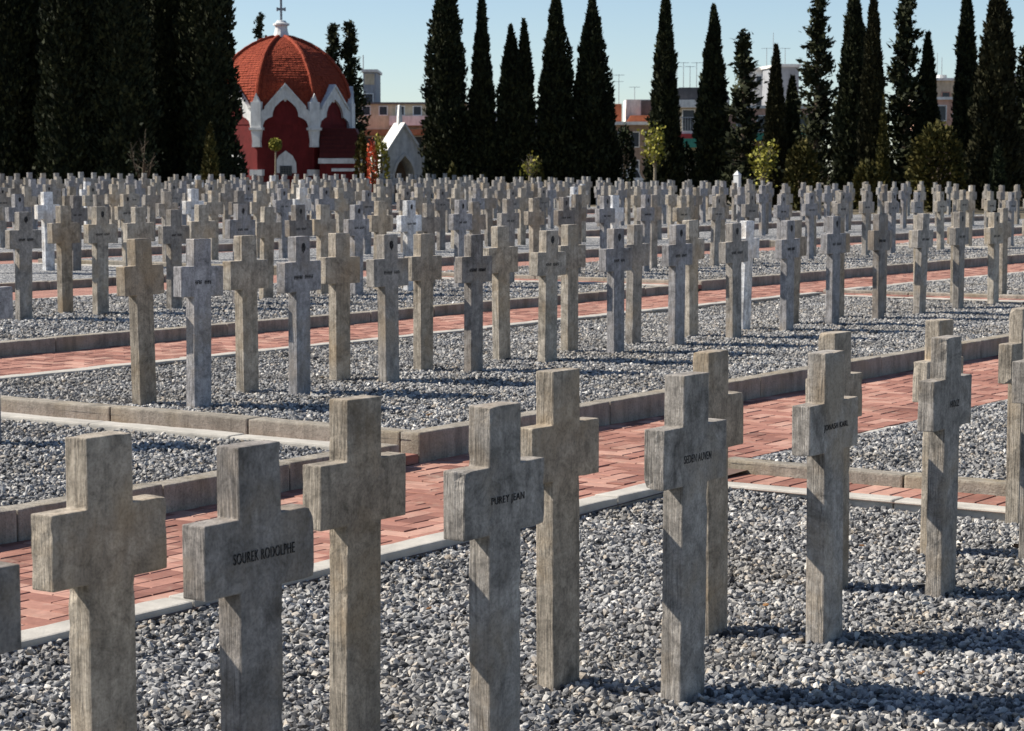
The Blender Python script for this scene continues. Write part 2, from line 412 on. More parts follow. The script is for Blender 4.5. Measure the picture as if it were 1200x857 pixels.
# the 300 bricks that show largest and in frame are objects; the rest of each path is one part
vis = sorted([b_ for b_ in ALLB if b_[6] and b_[0] == 0], key=lambda b_: b_[2])
top = set(id(b_) for b_ in vis[:300]); cache = {}
rest = {}
for b_ in ALLB:
    j, root, d, p, lu, lv, ok, u = b_
    if id(b_) in top:
        key = (round(lu, 3), round(lv, 3))
        if key not in cache:
            Vb, Fb = brick_mesh(lu, lv, .05); cache[key] = mesh('brick', Vb, Fb); cache[key].materials.append(M['paver'])
        o = link('brick', cache[key], parent=root, loc=p)
        o.rotation_euler = (random.uniform(-.010, .010), random.uniform(-.010, .010), ROT + random.uniform(-.006, .006))
    else:
        Vb, Fb = brick_mesh(lu, lv, .03)
        rest.setdefault(j, (root, MB()))[1].add(Vb, Fb, T(*p) @ rotz(ROT + random.uniform(-.006, .006)) @ Matrix.Rotation(random.uniform(-.010, .010), 4, 'X'))
for j, (root, mb) in rest.items(): tag(mb.build('bricks', M['paver'], root), kind='stuff')
# narrow brick courses between the end of one bed and the kerb of the next
for (j, ua, ub, hgap) in ((0, 9.82, 10.1, .06), (1, 9.18, 9.35, .13), (1, 23.07, 23.35, .235), (2, 22.32, 22.6, .32)):
    v0, v1 = NEAR[j], FAR[j]
    V = [W(ua - .16, v0, hgap - .012), W(ub + .1, v0, hgap - .012), W(ub + .1, v1, hgap - .012), W(ua - .16, v1, hgap - .012)]
    root = tag(link('brick_path', mesh('brick_path', V, [(0, 1, 2, 3)]), M['mortar']), kind='structure')
    n = int((v1 - v0) / .108)
    for k in range(n):
        v = v0 + (k + .5) * (v1 - v0) / n; Lb = ub - ua - .004
        if not in_view(W(ua, v, hgap), 30): continue
        key = ('gap', round(Lb, 3))
        if key not in cache:
            Vb, Fb = brick_mesh(Lb, .103, .05); cache[key] = mesh('brick', Vb, Fb); cache[key].materials.append(M['paver'])
        o = link('brick', cache[key], parent=root, loc=W((ua + ub) / 2, v, hgap + random.uniform(-.002, .002)))
        o.rotation_euler = (random.uniform(-.01, .01), random.uniform(-.01, .01), ROT + random.uniform(-.01, .01))

# ------------------------------------------------------------------ loose crushed stone on the nearer beds
stone_col = bpy.data.collections.new('crushed_stone_shapes')
for k in range(9):
    r = random.Random(100 + k); bm = bmesh.new()
    for q in range(13):
        d = Vector((r.gauss(0, 1), r.gauss(0, 1), r.gauss(0, 1))).normalized()
        d = Vector((d.x * r.uniform(.8, 1.0), d.y * r.uniform(.55, .8), d.z * r.uniform(.38, .62))); bm.verts.new(d * .5)
    g = bmesh.ops.convex_hull(bm, input=bm.verts)
    junk = [e for e in g['geom_interior'] if isinstance(e, bmesh.types.BMVert)]
    if junk: bmesh.ops.delete(bm, geom=junk, context='VERTS')
    bmesh.ops.recalc_face_normals(bm, faces=bm.faces)
    me = bpy.data.meshes.new('crushed_stone'); bm.to_mesh(me); bm.free(); me.materials.append(M['stone'])
    stone_col.objects.link(bpy.data.objects.new('crushed_stone', me))
ng = bpy.data.node_groups.new('scatter_stones', 'GeometryNodeTree')
ng.interface.new_socket('Geometry', in_out='INPUT', socket_type='NodeSocketGeometry'); ng.interface.new_socket('Geometry', in_out='OUTPUT', socket_type='NodeSocketGeometry')
gi = ng.nodes.new('NodeGroupInput'); go = ng.nodes.new('NodeGroupOutput'); ci = ng.nodes.new('GeometryNodeCollectionInfo'); ci.inputs['Collection'].default_value = stone_col
ci.inputs['Separate Children'].default_value = True; ci.inputs['Reset Children'].default_value = True
ip = ng.nodes.new('GeometryNodeInstanceOnPoints'); ip.inputs['Pick Instance'].default_value = True
m2p = ng.nodes.new('GeometryNodeMeshToPoints')
ng.links.new(gi.outputs[0], m2p.inputs['Mesh']); ng.links.new(m2p.outputs[0], ip.inputs['Points']); ng.links.new(ci.outputs[0], ip.inputs['Instance'])
def attr(nm, ty):
    a = ng.nodes.new('GeometryNodeInputNamedAttribute'); a.data_type = ty; a.inputs['Name'].default_value = nm; return a.outputs['Attribute']
ng.links.new(attr('rot', 'FLOAT_VECTOR'), ip.inputs['Rotation']); ng.links.new(attr('size', 'FLOAT'), ip.inputs['Scale'])
ri = ng.nodes.new('FunctionNodeRandomValue'); ri.data_type = 'INT'; ri.inputs['Min'].default_value = 0 if False else 0
for sck in ri.inputs:
    if sck.name == 'Max' and sck.type == 'INT': sck.default_value = 8
    if sck.name == 'Min' and sck.type == 'INT': sck.default_value = 0
ng.links.new([o for o in ri.outputs if o.type == 'INT'][0], ip.inputs['Instance Index'])
ng.links.new(ip.outputs[0], go.inputs[0])
dens = {0: (2600, .017, .056), 1: (1500, .022, .054), 2: (800, .030, .062)}
BEDW = ['nearest', 'second', 'third', 'fourth', 'fifth', 'sixth', 'seventh', 'eighth']
for j in (0, 1, 2):
    dn, s0, s1 = dens[j]; P = []
    for (a, b, v0, v1, h) in PTS[j]:
        n = int((b - a) * (v1 - v0) * dn)
        u = rng.uniform(a, b, n); v = rng.uniform(v0 + (.13 if j else 0), v1 - .15, n)
        x = u * AX[0] + v * BX[0]; y = u * AX[1] + v * BX[1]
        px = 600 + F_PX * x / y; ok = (y > 3.2) & (px > -260) & (px < 1460)
        base = np.array([.010 * noise.noise(Vector((a_ * 2.1, b_ * 2.1, j * 7))) for a_, b_ in zip(u[ok], v[ok])])
        P.append(np.stack([x[ok], y[ok], h + edge_rise(j, v[ok]) - .012 + base + rng.uniform(-.010, .008, ok.sum())], 1))
    P = np.concatenate(P); n = len(P)
    me = bpy.data.meshes.new('gravel'); me.vertices.add(n); me.vertices.foreach_set('co', P.astype(np.float32).ravel())
    at = me.attributes.new('rot', 'FLOAT_VECTOR', 'POINT')
    rot = np.stack([rng.normal(0, .5, n), rng.normal(0, .5, n), rng.uniform(0, 6.283, n)], 1); at.data.foreach_set('vector', rot.astype(np.float32).ravel())
    at = me.attributes.new('size', 'FLOAT', 'POINT'); at.data.foreach_set('value', (s0 + (s1 - s0) * rng.beta(1.6, 2.6, n)).astype(np.float32))
    o = link('gravel', me); md = o.modifiers.new('scatter', 'NODES'); md.node_group = ng
    tag(o, f'loose grey crushed stone covering the {BEDW[j]} grave bed', 'gravel', kind='stuff')
    print('stones', j, n)

# ------------------------------------------------------------------ the marble crosses
SW, ARM, TK = .150, .378, .070; Z0, Z1 = .655, .836
def cross_mesh(seed, fine):
    r = random.Random(seed); sw = SW * r.uniform(.97, 1.03) / 2; ar = ARM * r.uniform(.98, 1.02) / 2
    z0, z1 = Z0 + r.uniform(-.008, .008), Z1 + r.uniform(-.008, .008); zb = -.20
    out = [(-sw, zb), (sw, zb), (sw, z0), (ar, z0), (ar, z1), (sw, z1), (sw, 1), (-sw, 1), (-sw, z1), (-ar, z1), (-ar, z0), (-sw, z0)]
    mb = MB(); n = 12; t = TK / 2 * r.uniform(.95, 1.05)
    V = [(x, y, z) for y in (-t, t) for x, z in out]
    F = [(0,1,2,11), (11,2,5,8), (2,3,4,5), (8,9,10,11), (8,5,6,7)]
    F = F + [tuple(i + n for i in reversed(f)) for f in F] + [(i, i + n, (i+1) % n + n, (i+1) % n) for i in range(n)]
    bm = bmesh.new(); vs = [bm.verts.new(v) for v in V]
    for f in F: bm.faces.new([vs[i] for i in f])
    bm.normal_update(); bmesh.ops.recalc_face_normals(bm, faces=bm.faces)
    sharp = [e for e in bm.edges if len(e.link_faces) == 2 and e.calc_face_angle() > .5]
    bmesh.ops.bevel(bm, geom=sharp, offset=.0045 if fine else .004, segments=2 if fine else 1, profile=.6, affect='EDGES', clamp_overlap=True)
    if fine:
        for _ in range(5):
            le = [e for e in bm.edges if e.calc_length() > .032]
            if not le: break
            bmesh.ops.subdivide_edges(bm, edges=le, cuts=1, use_grid_fill=True)
        bmesh.ops.triangulate(bm, faces=[f for f in bm.faces if len(f.verts) > 4])
        bm.normal_update()
        off = Vector((seed * 3.1, seed * 1.7, 0))
        for vtx in bm.verts:
            # arrises are chipped: points next to an edge step back where the noise is strong
            ex = min(abs(abs(vtx.co.x) - sw), abs(abs(vtx.co.x) - ar)); ey = abs(abs(vtx.co.y) - t)
            k = noise.noise(vtx.co * 11 + off) * .0007
            if ey < .005 and ex < .006 or abs(vtx.co.z - 1) < .006 and ey < .006:
                q = noise.noise(vtx.co * 17 + off * 2)
                k -= max(0, q - .30) * .012
            vtx.co += vtx.normal * k
        for sx in (-1, 1):                       # a few broken corners
            for cx0, cz0 in ((ar, z1), (ar, z0), (sw, 1)):
                if r.random() > .17: continue
                cp = Vector((sx * cx0, r.choice((-t, t)), cz0)); rr = r.uniform(.014, .034); ins = Vector((-sx * 1.0, -.5 * (1 if cp.y > 0 else -1), -.6 if cz0 != z0 else .6)).normalized()
                for vtx in bm.verts:
                    q = (vtx.co - cp).length
                    if q < rr: vtx.co += ins * (1 - q / rr) * rr * r.uniform(.34, .46)
    me = bpy.data.meshes.new('marble_cross'); bm.to_mesh(me); bm.free()
    me.materials.append(M['marble']); return me
fine_pool = [cross_mesh(k, True) for k in range(14)]
pool = [cross_mesh(50 + k, False) for k in range(8)]

def text_mesh(txt, width, height):
    cu = bpy.data.curves.new('lettering', 'FONT'); cu.body = txt; cu.align_x = 'CENTER'; cu.align_y = 'CENTER'; cu.size = 1; cu.extrude = .02; cu.space_character = 1.12
    ob = bpy.data.objects.new('lettering', cu); COL.objects.link(ob)
    bpy.context.view_layer.update()
    me = bpy.data.meshes.new_from_object(ob.evaluated_get(bpy.context.evaluated_depsgraph_get()))
    COL.objects.unlink(ob); bpy.data.objects.remove(ob)
    xs = [v.co.x for v in me.vertices]; ys = [v.co.y for v in me.vertices]
    sx = width / (max(xs) - min(xs)); sy = height / (max(ys) - min(ys)); mx = (max(xs) + min(xs)) / 2; my = (max(ys) + min(ys)) / 2
    for v in me.vertices: v.co = Vector(((v.co.x - mx) * sx, -v.co.z * .03, (v.co.y - my) * sy))
    me.materials.append(M['ink']); me.name = 'inscription'; return me
NAMES = {1: ('SOUREK RODOLPHE', .215, .026), 2: ('PUREY JEAN', .155, .026), 3: ('SEDEN AUVEN', .165, .025), 4: ('JONASH KARL', .185, .026), 5: ('HOLZ', .085, .026)}
def worn_word(seed, n):
    """a word of short cut strokes: lettering too far away to read, one connected ribbon of marks"""
    r = random.Random(seed); mb = MB(); h = .011; L = .0115 * n
    mb.box(-L / 2, L / 2, -.0008, .0002, -.0018, .0018)
    for k in range(n):
        x = -L / 2 + .0115 * (k + .5)
        mb.box(x - .0024, x + .0024, -.0012, .0003, -h, h)
        if r.random() < .7: zz = r.choice((-h, h)) * .8; mb.box(x, x + .0075, -.0011, .0003, zz - .002, zz + .002)
    me = mb.mesh('inscription'); me.materials.append(M['ink']); return me
worn = [(worn_word(k, 4 + k % 3), .0115 * (4 + k % 3)) for k in range(6)]
mb = MB()                                               # oval wreath on a small stem with a ribbon knot
n = 20
for k in range(n):
    a = 2 * math.pi * k / n; cx_, cz_ = .013 * math.cos(a), .019 * math.sin(a)
    mb.add([(cx_ - .004, -.001, cz_ - .004), (cx_ + .005, -.0014, cz_ - .002), (cx_ + .004, -.001, cz_ + .005), (cx_ - .005, -.0014, cz_ + .003)], [(0, 1, 2, 3)])
mb.prism([(.009 * math.cos(2*math.pi*k/12), .015 * math.sin(2*math.pi*k/12)) for k in range(12)], -.0012, .0002)
mb.prism([(-.008, -.030), (-.004, -.026), (0, -.021), (.004, -.026), (.008, -.030), (.002, -.027), (-.002, -.027)], -.0012, .0002)
emblem_me = mb.mesh('emblem'); emblem_me.materials.append(M['ink'])

def ordn(k):
    wds = ['first', 'second', 'third', 'fourth', 'fifth', 'sixth', 'seventh', 'eighth', 'ninth', 'tenth', 'eleventh', 'twelfth']
    if k <= 12: return wds[k - 1]
    return f"{k}{'th' if 10 < k % 100 < 14 else {1: 'st', 2: 'nd', 3: 'rd'}.get(k % 10, 'th')}"
spots = []                                               # (bed, row, block, u, v, ground)
AF = [2.86, 3.80, 4.795, 5.825, 6.815, 7.825, 8.805]
AB = [3.715, 4.685, 5.725, 6.715, 7.70, 8.69, 9.66]
BF = [9.885, 10.845, 11.795, 12.795, 13.765, 14.755, 15.715, 16.715, 17.715, 18.655, 19.675, 20.655, 21.655, 22.625]
BB = [9.825, 10.79, 11.755, 12.725, 13.735, 14.695, 15.685, 16.66, 17.63, 18.61, 19.60, 20.58, 21.56, 22.54]
for u in AF: spots.append((0, 'front', 0, u, 3.335, .02))
for u in AB: spots.append((0, 'back', 0, u, 3.735, .02))
for u in BF: spots.append((1, 'front', 1, u, 9.085, .22))
for u in BB: spots.append((1, 'back', 1, u, 9.485, .22))
for k in range(3):
    spots.append((1, 'front', 0, 8.18 - .98 * k, 9.085, .17)); spots.append((1, 'back', 0, 8.08 - .98 * k, 9.485, .17))
for j in range(1, 8):
    for i in range(0, 6):
        if j == 1 and i < 2: continue
        s0 = start(j, i) + .37 + .075 + (.0 if j == 2 else random.uniform(-.2, .2)); e0 = min(start(j, i + 1) - .6, UMAX - .5)
        for row, dv, du in (('front', -.2, 0), ('back', .2, -.08)):
            k = 0
            while s0 + du + .98 * k < e0:
                if random.random() > .015: spots.append((j, row, i, s0 + du + .98 * k + random.uniform(-.03, .03), CEN[j] + dv + random.uniform(-.02, .02), hbed(j, i)))
                k += 1
inv = []
for sp_ in spots:
    p = W(sp_[3], sp_[4], sp_[5] + .75); x, y, d = proj(p); half = .25 * F_PX / d * .8
    if p.y > 2 and -half < x < 1200 + half: inv.append((d, x) + sp_)
inv.sort()
print('crosses in view', len(inv))
rows = {}
for k, c_ in enumerate(inv): rows.setdefault((c_[2], c_[3]), []).append(c_)
rank = {}
for key, L in rows.items():
    for k, c_ in enumerate(sorted(L, key=lambda q: q[1])): rank[id(c_)] = k + 1
TONE = {'grey': (.365, .335, .300), 'bluish grey': (.365, .352, .352), 'beige': (.47, .42, .350), 'brownish': (.40, .350, .285), 'dark grey': (.275, .25, .228), 'white': (.80, .80, .80)}
def tone(c_, k):
    d, x, j, row, i, u, v, h = c_; r = random.random()
    if j == 0: return ['brownish', 'grey', 'dark grey'][0 if row == 'back' else (2 if u < 4 else 1)]
    if j == 1 and row == 'back' and abs(u - 17.63) < .1: return 'white'
    if j == 3 and row == 'back' and abs(u - 25.2) < .5: return 'white'
    if r < .055 and j > 1: return 'white'
    if row == 'front': return 'bluish grey' if r < .5 else ('grey' if r < .75 else ('dark grey' if r < .9 else 'beige'))
    return 'beige' if r < .5 else ('brownish' if r < .75 else 'grey')
far_mb = []
for k, c_ in enumerate(inv):
    d, x, j, row, i, u, v, h = c_
    tn = tone(c_, k); col = Vector(TONE[tn]) * random.uniform(.88, 1.12)
    hs = 1.0 + random.uniform(-.03, .025)
    rot = (random.gauss(0, .012), random.gauss(0, .012), ROT + random.gauss(0, .025))
    if j == 0: rot = (random.gauss(0, .004), random.gauss(0, .004), ROT + random.gauss(0, .012)); hs = 1.0 + random.uniform(-.006, .006)
    if k >= 300:
        me = pool[k % len(pool)]; far_mb.append((me, Matrix.LocRotScale(W(u, v, h), Matrix.Rotation(rot[2], 3, 'Z').to_quaternion(), (1, 1, hs)), col)); continue
    me = fine_pool[k % 14] if j == 0 else pool[random.randrange(len(pool))]
    o = link('marble_cross', me); o.location = W(u, v, h); o.rotation_euler = rot; o.scale = (1, 1, hs); o.color = (*col, 1)
    what = {'front': 'front', 'back': 'rear'}[row]
    extra = ''
    if row == 'front' and (j > 0 or c_[5] > 3.0): extra = ', cut lettering'
    tag(o, f'{tn} marble cross{extra}, {ordn(rank[id(c_)])} from left, {what} row of {BEDW[j]} bed', 'cross', 'marble crosses standing in rows')
    if row == 'front':
        if j == 0:
            idx = int(np.argmin([abs(u - q) for q in AF]))
            if idx in NAMES:
                t = link('inscription', text_mesh(*NAMES[idx]), parent=o); t.location = (.01, -TK / 2 - .0018, .742)
        elif d < 40:
            (m1, l1), (m2, l2) = worn[random.randrange(6)], worn[random.randrange(6)]; tw_ = (l1 + l2 + .018) * 1.3
            for m_, xx in ((m1, -tw_ / 2 + l1 * .65), (m2, tw_ / 2 - l2 * .65)):
                t = link('inscription', m_, parent=o); t.location = (xx, -TK / 2 - .0015, .742); t.scale = (1.3, 1, 1.1)
            if random.random() < .8:
                e_ = link('emblem', emblem_me, parent=o); e_.location = (0, -TK / 2 - .0015, .93); e_.scale = (1.25, 1, 1.25)
if far_mb:
    mb = MB(); cl = []
    for me, mat, col in far_mb:
        mb.add([q.co for q in me.vertices], [tuple(p.vertices) for p in me.polygons], mat); cl.append((len(me.vertices), col))
    o = mb.build('distant_crosses', M['marble']); o.color = (.40, .385, .36, 1)
    tag(o, 'farthest rows of small pale marble crosses below the trees', 'cross', kind='stuff')

# a few fallen leaves
for k, (x, y, sz) in enumerate(((1193, 642, .06), (898, 710, .032), (1080, 790, .034), (503, 714, .03), (503, 487, .05), (1010, 640, .026))):
    h = .22 if y < 500 else .02; p = px_ground(x, y, h + .012); mb = MB(); n = 7; V = []; F = []
    for q in range(n):
        t = q / (n - 1); wd = math.sin(math.pi * (.08 + .9 * t)) * .36
        for sgn in (-1, 0, 1): V.append((t - .5, sgn * wd, .16 * abs(sgn) + .25 * (t - .5) ** 2))
    F = [(q*3+c, (q+1)*3+c, (q+1)*3+c+1, q*3+c+1) for q in range(n-1) for c in range(2)]
    mb.add(V, F, Matrix.Scale(sz, 4)); o = mb.build('dry_leaf', M['dry_leaf'], None, p, random.uniform(0, 6), True); o.rotation_euler.x = .25
    so = o.modifiers.new('thickness', 'SOLIDIFY'); so.thickness = .0015
    tag(o, ['curled brown leaf on the gravel at the right edge of the photo', 'small orange leaf lying beside the fourth lettered cross', 'small orange leaf in front of the cross shadow, lower right', 'small brown leaf left of the tall lettered cross shaft', 'pale brown leaf on the second gravel bed above the nearest crosses', 'tiny brown leaf on gravel near the end kerb'][k], 'leaf', 'fallen leaves on the gravel')

# ------------------------------------------------------------------ trees
def tuft_mesh(P, N, ln, wd):
    """one pointed leaf spray at each point P, growing along N"""
    n = len(P); N = N / np.linalg.norm(N, axis=1, keepdims=True)
    ref = rng.normal(size=(n, 3)); S_ = np.cross(N, ref); S_ /= np.linalg.norm(S_, axis=1, keepdims=True)
    L = (ln * rng.uniform(.6, 1.3, n))[:, None]; Wd = (wd * rng.uniform(.6, 1.3, n))[:, None]; Q = np.cross(N, S_)
    a = P - N * L * .35; b = P + S_ * Wd + Q * Wd * .3; c = P + N * L * .65; d = P - S_ * Wd + Q * Wd * .3
    V = np.stack([a, b, c, d], 1).reshape(-1, 3); F = np.arange(4 * n).reshape(n, 4)
    return V, F
def lump(th, z, seed, f=1.0):
    return np.array([noise.noise(Vector((math.cos(t) * 1.6 * f, math.sin(t) * 1.6 * f, q * 1.1 * f + seed * 9.3))) for t, q in zip(th, z)])
def crown_object(V, F, mat, parent, core=None):
    if core is not None:
        cv, cf = core; F = np.concatenate([F, cf + len(V)]); V = np.concatenate([V, cv])
    o = link('crown', fast_mesh('crown', V, F), M[mat], parent); return o
def cypress(x, Y, hw, ytop, label, mat='cypress', n=5200, sharp=.62, twin=None, base=.25, lean=0.0, name='cypress_tree', group='cypresses behind the grave field', tuft=.20, rag=.36):
    H = hgt(ytop, Y) - base; Rm = hw * Y / F_PX
    root = empty(name, (far(x, Y), Y, base)); tag(root, label, 'tree', group)
    sd = random.uniform(0, 100)
    def prof(t):   # t 0 base .. 1 top
        return np.clip(np.minimum(1, .55 + t * 4.5) * (1 - np.clip((t - .12) / .88, 0, 1) ** (1 / sharp)) ** .95, .0, 1) + .02
    stems = [(0, 0, 1.0, 1.0)] if not twin else twin
    VV = []; FF = []; nb = 0
    for (ox, oy, rs, hs) in stems:
        m = int(n * rs * hs); t = rng.uniform(0, 1, m * 3); keep = rng.uniform(0, 1, m * 3) < prof(t) + .08; t = t[keep][:m]; m = len(t)
        th = rng.uniform(0, 2 * math.pi, m); lm = lump(th, t * H, sd) + .95 * lump(th, t * H, sd + 7, 3.0)
        rad = Rm * rs * prof(t) * (1 + rag * lm) * rng.uniform(.72, 1.04, m)
        z = t * H * hs + .15
        P = np.stack([ox * Rm + lean * z + rad * np.cos(th), oy * Rm + rad * np.sin(th), z], 1)
        N = np.stack([np.cos(th) * .55, np.sin(th) * .55, np.full(m, .85)], 1) + rng.normal(0, .28, (m, 3))
        v_, f_ = tuft_mesh(P, N, tuft, tuft * .30); VV.append(v_); FF.append(f_ + nb); nb += len(v_)
        # solid core added inside the crown to block light and the view through
        nr, ns = 26, 12; cv = []
        for a in range(nr):
            tt = a / (nr - 1) * .97
            for b in range(ns):
                q = 2 * math.pi * b / ns; lm1 = noise.noise(Vector((math.cos(q) * 1.6, math.sin(q) * 1.6, tt * H * 1.1 + sd * 9.3)))
                r_ = Rm * rs * float(prof(np.array(tt))) * .68 * (1 + rag * lm1)
                cv.append((ox * Rm + lean * tt * H * hs + r_ * math.cos(q), oy * Rm + r_ * math.sin(q), tt * H * hs + .2))
        cf = np.array([(a*ns+b, a*ns+(b+1) % ns, (a+1)*ns+(b+1) % ns, (a+1)*ns+b) for a in range(nr-1) for b in range(ns)])
        VV.append(np.array(cv)); FF.append(cf + nb); nb += len(cv)
    crown_object(np.concatenate(VV), np.concatenate(FF), mat, root)
    MB().tube([(0, 0, -.3), (0, 0, .3), (lean * H * .6, 0, H * .6)], [Rm * .34 + .05, Rm * .25 + .04, .04], 8).build('trunk', M['bark'], root)
    return root
def open_conifer(x, Y, hw, ytop, label, mat='cypress', base=.25, nb=85, name='conifer_tree', droop=.15):
    """loose crown: whorled boughs with gaps, the sky showing between them"""
    H = hgt(ytop, Y) - base; Rm = hw * Y / F_PX; root = empty(name, (far(x, Y), Y, base)); tag(root, label, 'tree', 'loose conifers behind the grave field')
    P = []; N = []; tr = MB(); tr.tube([(0, 0, -.3), (0, 0, H * .5), (0, 0, H)], [.16, .09, .02], 8); tr.build('trunk', M['bark'], root); lb = MB()
    for k in range(nb):
        t = (k + random.random()) / nb; z = H * (.04 + .95 * t); L = Rm * 1.3 * (1.06 - t) ** .85 * random.uniform(.5, 1.1); a = random.uniform(0, 6.283)
        e = Vector((math.cos(a) * L, math.sin(a) * L, z + L * random.uniform(-droop, .45)))
        lb.tube([(0, 0, z - .1), tuple(e)], [.03, .008], 4)
        for q in range(int(26 + 30 * L)):
            f = random.uniform(.25, 1.05); p = Vector((0, 0, z)).lerp(e, f); s_ = .09 + .12 * L
            P.append(p + Vector((random.gauss(0, s_), random.gauss(0, s_), random.gauss(0, s_ * .8)))); N.append(Vector((math.cos(a), math.sin(a), .6)) + Vector((random.gauss(0, .5), random.gauss(0, .5), random.gauss(0, .5))))
    lb.build('limbs', M['bark'], root)
    V, F = tuft_mesh(np.array(P), np.array(N), .26, .07); crown_object(V, F, mat, root); return root
def bush(x, Y, hw, ybot, ytop, label, mat, n=2600, name='round_bush', base=.25, cat='bush', group=None, tuft=.16):
    Rm = hw * Y / F_PX; zt = hgt(ytop, Y); zb = base + .05; root = empty(name, (far(x, Y), Y, base)); tag(root, label, cat, group)
    th = rng.uniform(0, 6.283, n); cz = rng.uniform(-1, 1, n); sd = random.uniform(0, 50)
    rr = np.sqrt(1 - cz ** 2); lm = lump(th, cz * 2, sd, 1.6); k = (1 + .28 * lm) * rng.uniform(.7, 1.03, n) ; hh = (zt - zb) / 2
    P = np.stack([Rm * k * rr * np.cos(th), Rm * k * rr * np.sin(th), (zb - base) + hh + hh * k * cz], 1)
    N = np.stack([rr * np.cos(th), rr * np.sin(th), cz + .5], 1) + rng.normal(0, .4, (n, 3))
    V, F = tuft_mesh(P, N, tuft, tuft * .42); crown_object(V, F, mat, root)
    st = MB()
    for q in range(5):
        a = q * 1.25; st.tube([(0, 0, -.2), (.2 * Rm * math.cos(a), .2 * Rm * math.sin(a), hh), (.6 * Rm * math.cos(a), .6 * Rm * math.sin(a), hh * 1.5)], [.05, .03, .01], 5)
    st.build('stems', M['bark'], root); return root
def sapling(x, Y, ytop, hw, label, leaf, bark='pale_bark', nleaf=520, lean=0.0, base=.3, bare=False, clear=.55):
    H = hgt(ytop, Y) - base; Rm = hw * Y / F_PX; root = empty('young_tree', (far(x, Y), Y, base)); tag(root, label, 'tree', 'young trees between cypresses')
    tp = Vector((lean * H, 0, H * clear)); MB().tube([(0, 0, -.2), tuple(tp * .5), tuple(tp)], [.075, .06, .05], 7).build('trunk', M[bark], root)
    lb = MB(); P = []; N = []
    for k in range(11):
        a = k * 2.4; e = tp + Vector((math.cos(a) * Rm * random.uniform(.4, 1), math.sin(a) * Rm * random.uniform(.4, 1), H * (1 - clear) * random.uniform(.35, 1)))
        m_ = tp.lerp(e, .5) + Vector((random.gauss(0, .1), random.gauss(0, .1), random.gauss(-.05, .1))); lb.tube([tuple(tp), tuple(m_), tuple(e)], [.035, .02, .007], 5)
        for q in range(3): f_ = m_.lerp(e, random.uniform(0, .8)); lb.tube([tuple(f_), tuple(f_ + Vector((random.gauss(0, .16), random.gauss(0, .16), random.uniform(.05, .35))))], [.012, .004], 4)
        for q in range(nleaf // 11): P.append(m_.lerp(e, random.uniform(.1, 1.1)) + Vector((random.gauss(0, .14), random.gauss(0, .14), random.gauss(0, .14)))); N.append(Vector((random.gauss(0, 1), random.gauss(0, 1), random.gauss(0, 1))))
    lb.build('limbs', M[bark], root)
    V, F = tuft_mesh(np.array(P), np.array(N), .13, .05); crown_object(V, F, leaf, root); return root

LC = 'wide dark cypress in the shaded group left of the red chapel, '
cypress(14, 76, 40, -150, LC + 'leftmost', n=13000, sharp=.45); cypress(82, 74, 32, -150, LC + 'second from left', n=13000, sharp=.45)
cypress(146, 74, 34, -140, LC + 'third from left', n=13000, sharp=.45); cypress(198, 77, 36, -140, LC + 'fourth from left', n=13000, sharp=.45)
cypress(247, 76, 33, -150, LC + 'nearest the chapel', n=13000, sharp=.42)
for k, x in enumerate((48, 116, 172, 224, -12)):
    cypress(x, 82, 34, -110, ['dark cypress filling the gap behind the two leftmost cypresses', 'dark cypress behind the second and third cypress from left', 'dark cypress behind the third and fourth cypress from left', 'dark cypress behind the two cypresses nearest the chapel', 'dark cypress at the left edge behind the leftmost one'][k], n=6500, sharp=.45, group='second row of dark cypresses at left')
CY = [
 (523, 88, 27, -62, 'tall full cypress just right of the white gothic gateway', 'cypress', .55, None),
 (565, 88, 20, -6, 'slim pointed cypress, second right of the white gateway', 'cypress', .8, None),
 (605, 88, 23, 30, 'shorter blunt cypress with two stems between two taller cypresses', 'cypress', .36, [(-.30, 0, .78, .97), (.42, -.2, .56, 1.0)]),
 (651, 88, 26, -8, 'tall tapering cypress right of the two-stemmed cypress', 'cypress', .6, None),
 (693, 88, 30, 0, 'broad based cypress standing left of the wide building gap', 'cypress', .62, [(0, 0, 1, 1), (.75, .2, .55, .45)]),
 (778, 84, 20, -16, 'narrow spire cypress standing alone in the building gap', 'cypress', .72, None),
 (834, 84, 22, 13, 'pointed cypress with a spiky tip right of the lone spire', 'cypress', .62, None),
 (907, 80, 13, 60, 'small narrow brownish cypress before the white building', 'cypress_brown', .55, None),
 (926, 84, 13, 96, 'low dark cypress beside the grey slab of the white building', 'cypress', .5, None),
 (997, 76, 22, -14, 'dark full cypress behind the narrow brownish column', 'cypress', .5, None),
 (1019, 74, 13, -4, 'narrow brownish column cypress left of the round bush', 'cypress_brown', .4, None),
 (1083, 78, 15, 46, 'shorter dark cypress left of the small roof gap', 'cypress', .5, None),
 (1132, 78, 16, -16, 'leaning slim cypress right of the small roof gap', 'cypress', .5, None),
 (1163, 74, 29, -22, 'very broad cypress near the right edge of the photo', 'cypress_brown', .5, None),
]
for (x, Y, hw, yt, lb_, mt, sh, tw) in CY:
    cypress(x, Y, hw * .93, yt, lb_, mt, 12000, sh, tw, lean=(-.02 if x == 1132 else 0))
open_conifer(870, 82, 22, 40, 'ragged open conifer left of the white building', nb=80)
open_conifer(955, 79, 24, -8, 'tall ragged conifer with drooping boughs and gaps', nb=95)
open_conifer(1058, 78, 25, -6, 'tall bushy conifer between column cypress and roof gap', nb=120)
open_conifer(1198, 82, 24, 58, 'open dark conifer cut by the right edge of the photo', nb=80)
open_conifer(393, 116, 17, 30, 'dark conifer rising behind the right side of the dome', nb=130); open_conifer(412, 116, 19, 28, 'dark conifer just right of the dome, before the grey block', nb=130)
open_conifer(308, 122, 14, 20, 'conifer tip peeping out left of the dome lantern', nb=60)
